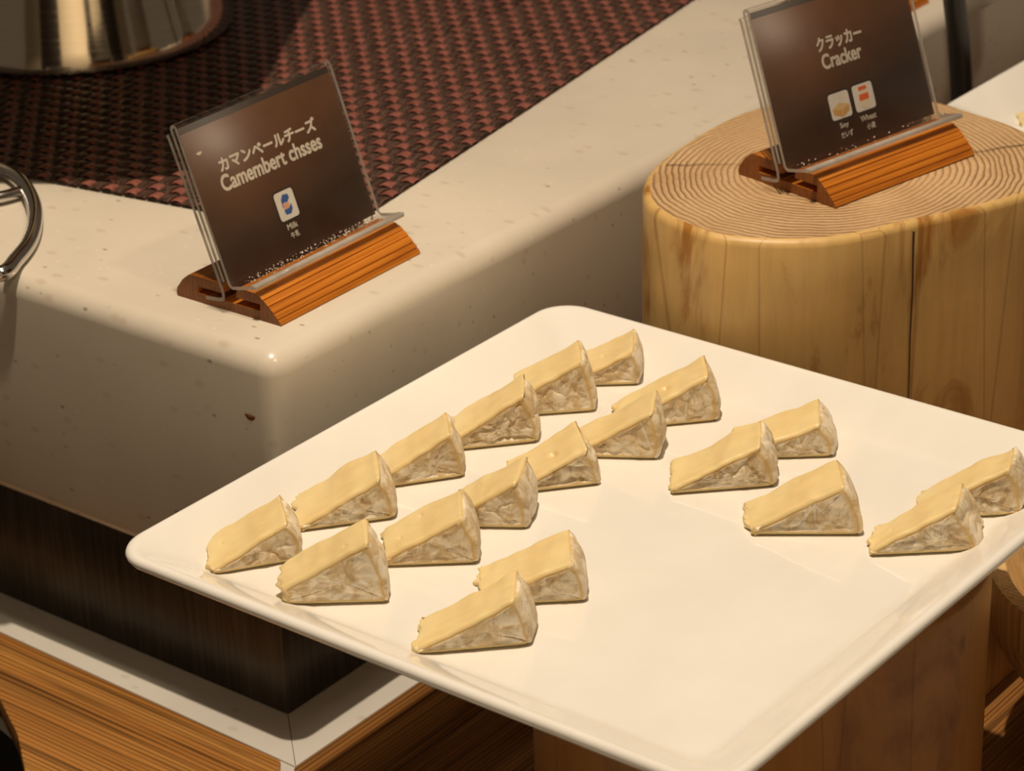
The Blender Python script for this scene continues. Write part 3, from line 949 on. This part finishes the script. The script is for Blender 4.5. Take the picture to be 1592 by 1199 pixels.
# ax, ay, yaw, R, uc, hc, T, shear, back extension, label
CH = [
 (0.0266, -0.0383, -34.8, 0.0424, 0.0369, 0.0208, 0.0294, 0.0028, 0.0, 'cheese wedge nearest the left corner of the plate with a crumbled tip'),
 (0.0797, -0.0429, -38.9, 0.0467, 0.0402, 0.0224, 0.0305, 0.0036, 0.0, 'second cheese wedge from the left in the back row'),
 (0.1384, -0.0501, -37.4, 0.0366, 0.0303, 0.0250, 0.0240, 0.0034, 0.004, 'third cheese wedge from the left in the back row'),
 (0.1883, -0.0532, -42.1, 0.0394, 0.0327, 0.0273, 0.0262, 0.0045, 0.004, 'fourth cheese wedge from the left in the back row with a folded dark rind'),
 (0.2395, -0.0596, -46.3, 0.0318, 0.0248, 0.0293, 0.0270, 0.0016, 0.008, 'tall fifth cheese wedge from the left in the back row'),
 (0.2831, -0.0623, -52.2, 0.0256, 0.0224, 0.0199, 0.0300, 0.0020, 0.010, 'farthest cheese wedge by the back corner of the plate'),
 (0.0258, -0.0830, -52.3, 0.0473, 0.0393, 0.0308, 0.0227, -0.0021, 0.0, 'steep pointed cheese wedge at the left end of the second row'),
 (0.0801, -0.1006, -50.8, 0.0394, 0.0325, 0.0248, 0.0298, -0.0004, 0.004, 'second cheese wedge from the left in the second row'),
 (0.1266, -0.1028, -57.5, 0.0310, 0.0266, 0.0242, 0.0270, 0.0026, 0.006, 'cheese wedge with a wide wrinkled side third in the second row'),
 (0.1702, -0.1064, -41.1, 0.0374, 0.0317, 0.0201, 0.0310, 0.0001, 0.003, 'cheese wedge with one round hole and a torn rind flap in the second row'),
 (0.2144, -0.1045, -58.4, 0.0399, 0.0376, 0.0254, 0.0270, 0.0005, 0.002, 'fifth cheese wedge from the left in the second row with a pinched side'),
 (0.2501, -0.1044, -43.4, 0.0512, 0.0458, 0.0255, 0.0256, 0.0031, 0.0, 'cheese wedge at the far end of the second row with a creased rind'),
 (0.0267, -0.1578, -45.4, 0.0509, 0.0436, 0.0236, 0.0255, 0.0042, 0.0, 'frontmost cheese wedge near the front left rim'),
 (0.0748, -0.1551, -49.6, 0.0471, 0.0413, 0.0208, 0.0310, 0.0004, 0.0, 'cheese wedge just behind the frontmost one'),
 (0.2557, -0.1693, -51.5, 0.0494, 0.0415, 0.0177, 0.0297, 0.0026, 0.0, 'low flat cheese wedge at the back of the right hand trio'),
 (0.2084, -0.1640, -45.9, 0.0514, 0.0437, 0.0226, 0.0288, 0.0060, 0.0, 'cheese wedge with a dent of white rind and ragged tip in the right hand trio'),
 (0.1965, -0.2165, -55.2, 0.0523, 0.0435, 0.0260, 0.0275, -0.0022, 0.0, 'front cheese wedge of the right hand trio with two pale creases'),
 (0.2108, -0.2718, -49.7, 0.0500, 0.0387, 0.0230, 0.0253, 0.0082, 0.0, 'front cheese wedge of the pair beside the right rim with whitish wrinkled rind'),
 (0.2526, -0.2703, -51.1, 0.0514, 0.0440, 0.0255, 0.0237, 0.0069, 0.0, 'rear cheese wedge of the pair beside the right rim'),
]
def nz(x, y, z): return noise.noise(Vector((x, y, z)))
def ridged(p, sd):
    a = 1 - abs(noise.noise(p + Vector((sd, 0, 0)))) * 2
    b = 1 - abs(noise.noise(p * 2.1 + Vector((0, sd, 0)))) * 2
    return max(0, a) ** 3 + 0.5 * max(0, b) ** 3
HOLES = {1: [(0.80, 0.55, 1.1)], 6: [(0.5, 0.45, 1.2)], 7: [(0.25, 0.3, 0.9)], 8: [(0.52, 0.75, 1.1), (0.78, 0.35, 1.1)], 10: [(0.42, 0.42, 2.0)],
         12: [(0.45, 0.45, 1.9), (0.85, 0.5, 1.0)], 17: [(0.4, 0.75, 1.1)], 18: [(0.78, 0.45, 1.1)], 9: [(0.6, 0.6, 0.8)], 15: [(0.7, 0.6, 0.9)]}
def make_cheese(ax, ay, yaw, R, uc, hc, T, sh, ext, label, sd, holes=(), zf=ZF, scale=1.0, wr=1.0, group='camembert wedges on the square plate'):
    yr = math.radians(yaw)
    R += ext; uc += ext
    ax -= math.cos(yr) * ext; ay -= math.sin(yr) * ext
    root = empty('cheese_wedge', (ax, ay, zf + 0.0002), yr)
    tag(root, label, 'cheese', group)
    tip = min(0.012, max(0.003, hc - uc * math.tan(math.radians(29))))
    # closed section in (u, w): tag 0 bottom, 1 arc, 2 top cut, 3 tip
    S = []; tg = []
    NB, NA, NTp, NTi = 18, 22, 60, 8
    for i in range(NB): S.append(Vector((R * i / NB, 0))); tg.append(0)
    B = Vector((R, 0)); C_ = Vector((uc, hc)); mid = (B + C_) / 2; d = (C_ - B); nr = Vector((d.y, -d.x)).normalized()
    ctl = mid + nr * 0.0050
    for i in range(NA):
        t = i / NA
        S.append(B * (1 - t) ** 2 + ctl * 2 * t * (1 - t) + C_ * t * t); tg.append(1)
    for i in range(NTp):
        t = i / NTp
        p = C_.lerp(Vector((0.0, tip)), t)
        S.append(p); tg.append(2)
    for i in range(NTi):
        S.append(Vector((0, tip * (1 - i / NTi)))); tg.append(3)
    n = len(S)
    for _ in range(3):
        S = [(S[i - 1] + 2 * S[i] + S[(i + 1) % n]) / 4 for i in range(n)]
    nrm = []
    for i in range(n):
        e = S[(i + 1) % n] - S[i - 1]
        nrm.append(Vector((e.y, -e.x)).normalized())
    # distance along the section to the arc, for the yellow band under the rim
    arc_pts = [S[i] for i in range(n) if tg[i] == 1]
    def arcd(p): return min((p - q).length for q in arc_pts[::3])
    M = 30
    vs = [(0.0, 0.0020), (0.0006, 0.0006), (0.0016, 0.0)] + [(0.0016 + (T - 0.0032) * k / (M - 5), 0.0) for k in range(1, M - 5)] + [(T - 0.0016, 0.0), (T - 0.0006, 0.0006), (T, 0.0020)]
    M = len(vs)
    cen = Vector((R * 0.60, hc * 0.36))
    V = []; E = []
    def side_pt(i, v, ins):
        p = S[i]; m = nrm[i]; t = v / T
        tag_ = tg[i]
        amp = 0.0
        if tag_ == 2:
            amp = 0.0010 * nz(p.x * 60, v * 30, sd * 3.1) + 0.0005 * nz(p.x * 190, v * 60, sd * 2.7)
            for ht, hv, hr in holes:
                hp = C_.lerp(Vector((0.0, tip)), ht)
                d2 = ((p - hp).length ** 2 + (v - hv * T) ** 2) / (hr * 0.001) ** 2
                amp -= hr * 0.0009 * math.exp(-d2 ** 2)
            # back edge of the cut droops or bulges a little
            amp += 0.0020 * nz(p.x * 75, 4.4, sd * 5.3) * t ** 2
        elif tag_ == 1:
            amp = 0.0008 * nz(p.y * 90, v * 90, sd) - 0.0010 * ridged(Vector((p.y * 60, v * 60, 0.5)), sd) * wr + 0.0012 * math.sin(PI * t)
        elif tag_ == 3:
            amp = 0.0028 * nz(p.y * 260, v * 120, sd * 7.7) + 0.0016 * nz(p.y * 500, v * 340, sd * 1.7)
        q = p + m * (amp - ins)
        if p.x < R * 0.16 and tag_ != 0:
            q.x += 0.0016 * nz(p.y * 160, v * 170, sd * 9.1) * (1 - p.x / (R * 0.16))
        if tag_ == 0: q.y = max(q.y, 0.0) if ins == 0 else q.y
        return Vector((q.x + sh * t, v, max(q.y, 0.0)))
    rings = []
    for v, ins in vs:
        r = []
        for i in range(n):
            r.append(len(V)); V.append(side_pt(i, v, ins)); E.append(0.9 if tg[i] != 1 else 0.75 if ins > 0.001 else 0.0)
        rings.append(r)
    faces = []; ft = []
    for a in range(M - 1):
        for i in range(n):
            j = (i + 1) % n
            faces.append((rings[a][i], rings[a][j], rings[a + 1][j], rings[a + 1][i])); ft.append(tg[i])
    K = 12
    for end in (0, 1):
        prev = rings[0] if end == 0 else rings[-1]
        base = list(prev)
        c3 = Vector((cen.x + sh * end, 0 if end == 0 else T, cen.y))
        sg = -1 if end == 0 else 1
        for k in range(1, K + 1):
            f = 1 - k / K
            cur = []
            for i in range(n):
                b = V[base[i]]
                p = c3.lerp(b, f) if k < K else c3.copy()
                ed = min(1.0, k / 3)
                wv = Vector((p.x * 105, sd * 1.3, p.z * 105))
                a = -0.0012 * ridged(wv, sd * 2.2) * wr + 0.0005 * nz(p.x * 260, p.z * 260, sd) + 0.0010 * nz(p.x * 55, p.z * 55, sd * 3)
                p.y += sg * a * ed
                if k == K:
                    if cur: cur.append(cur[0]); continue
                cur.append(len(V)); V.append(p)
                pd = arcd(Vector((p.x - sh * end, p.z)))
                e = max(0.0, 1 - pd / 0.0052) + 0.35 * nz(p.x * 150, p.z * 150, sd * 4)
                if p.z < 0.0009: e = max(e, 0.5)
                E.append(max(0.0, min(1.0, e)))
            for i in range(n):
                j = (i + 1) % n
                fc = (prev[i], prev[j], cur[j], cur[i])
                if k == K: fc = (prev[i], prev[j], cur[0])
                faces.append(fc); ft.append(4)
            prev = cur
    paste_o = mesh_obj('cut_paste', V, faces, M_PASTE, root, True)
    # rind shell
    keep = [f for f, t in zip(faces, ft) if t in (1, 4)]
    me0 = paste_o.data
    nor = [v.normal.copy() for v in me0.vertices]
    used = sorted({i for f in keep for i in f}); mp = {o: k for k, o in enumerate(used)}
    V2 = [V[i] + nor[i] * 0.00035 for i in used]
    for p in V2: p.z = max(p.z, 0.0)
    ro = mesh_obj('rind', V2, [tuple(mp[i] for i in f) for f in keep], M_RIND, root, True)
    att = ro.data.attributes.new('edge', 'FLOAT', 'POINT')
    att.data.foreach_set('value', [E[i] for i in used])
    return root
for k, c in enumerate(CH):
    make_cheese(*c[:9], c[9], sd=1.37 + k * 2.11, holes=HOLES.get(k + 1, ()), wr=1.6 if k in (3, 9, 15, 17, 18) else 0.8)
# piece of cheese on the plate at the right edge

make_cheese(0.668, -0.106, -50, 0.05, 0.043, 0.025, 0.028, 0.003, 0.0, 'pale yellow piece of cheese at the right edge on the white plate behind the log', sd=77.7, zf=0.016, group=None)
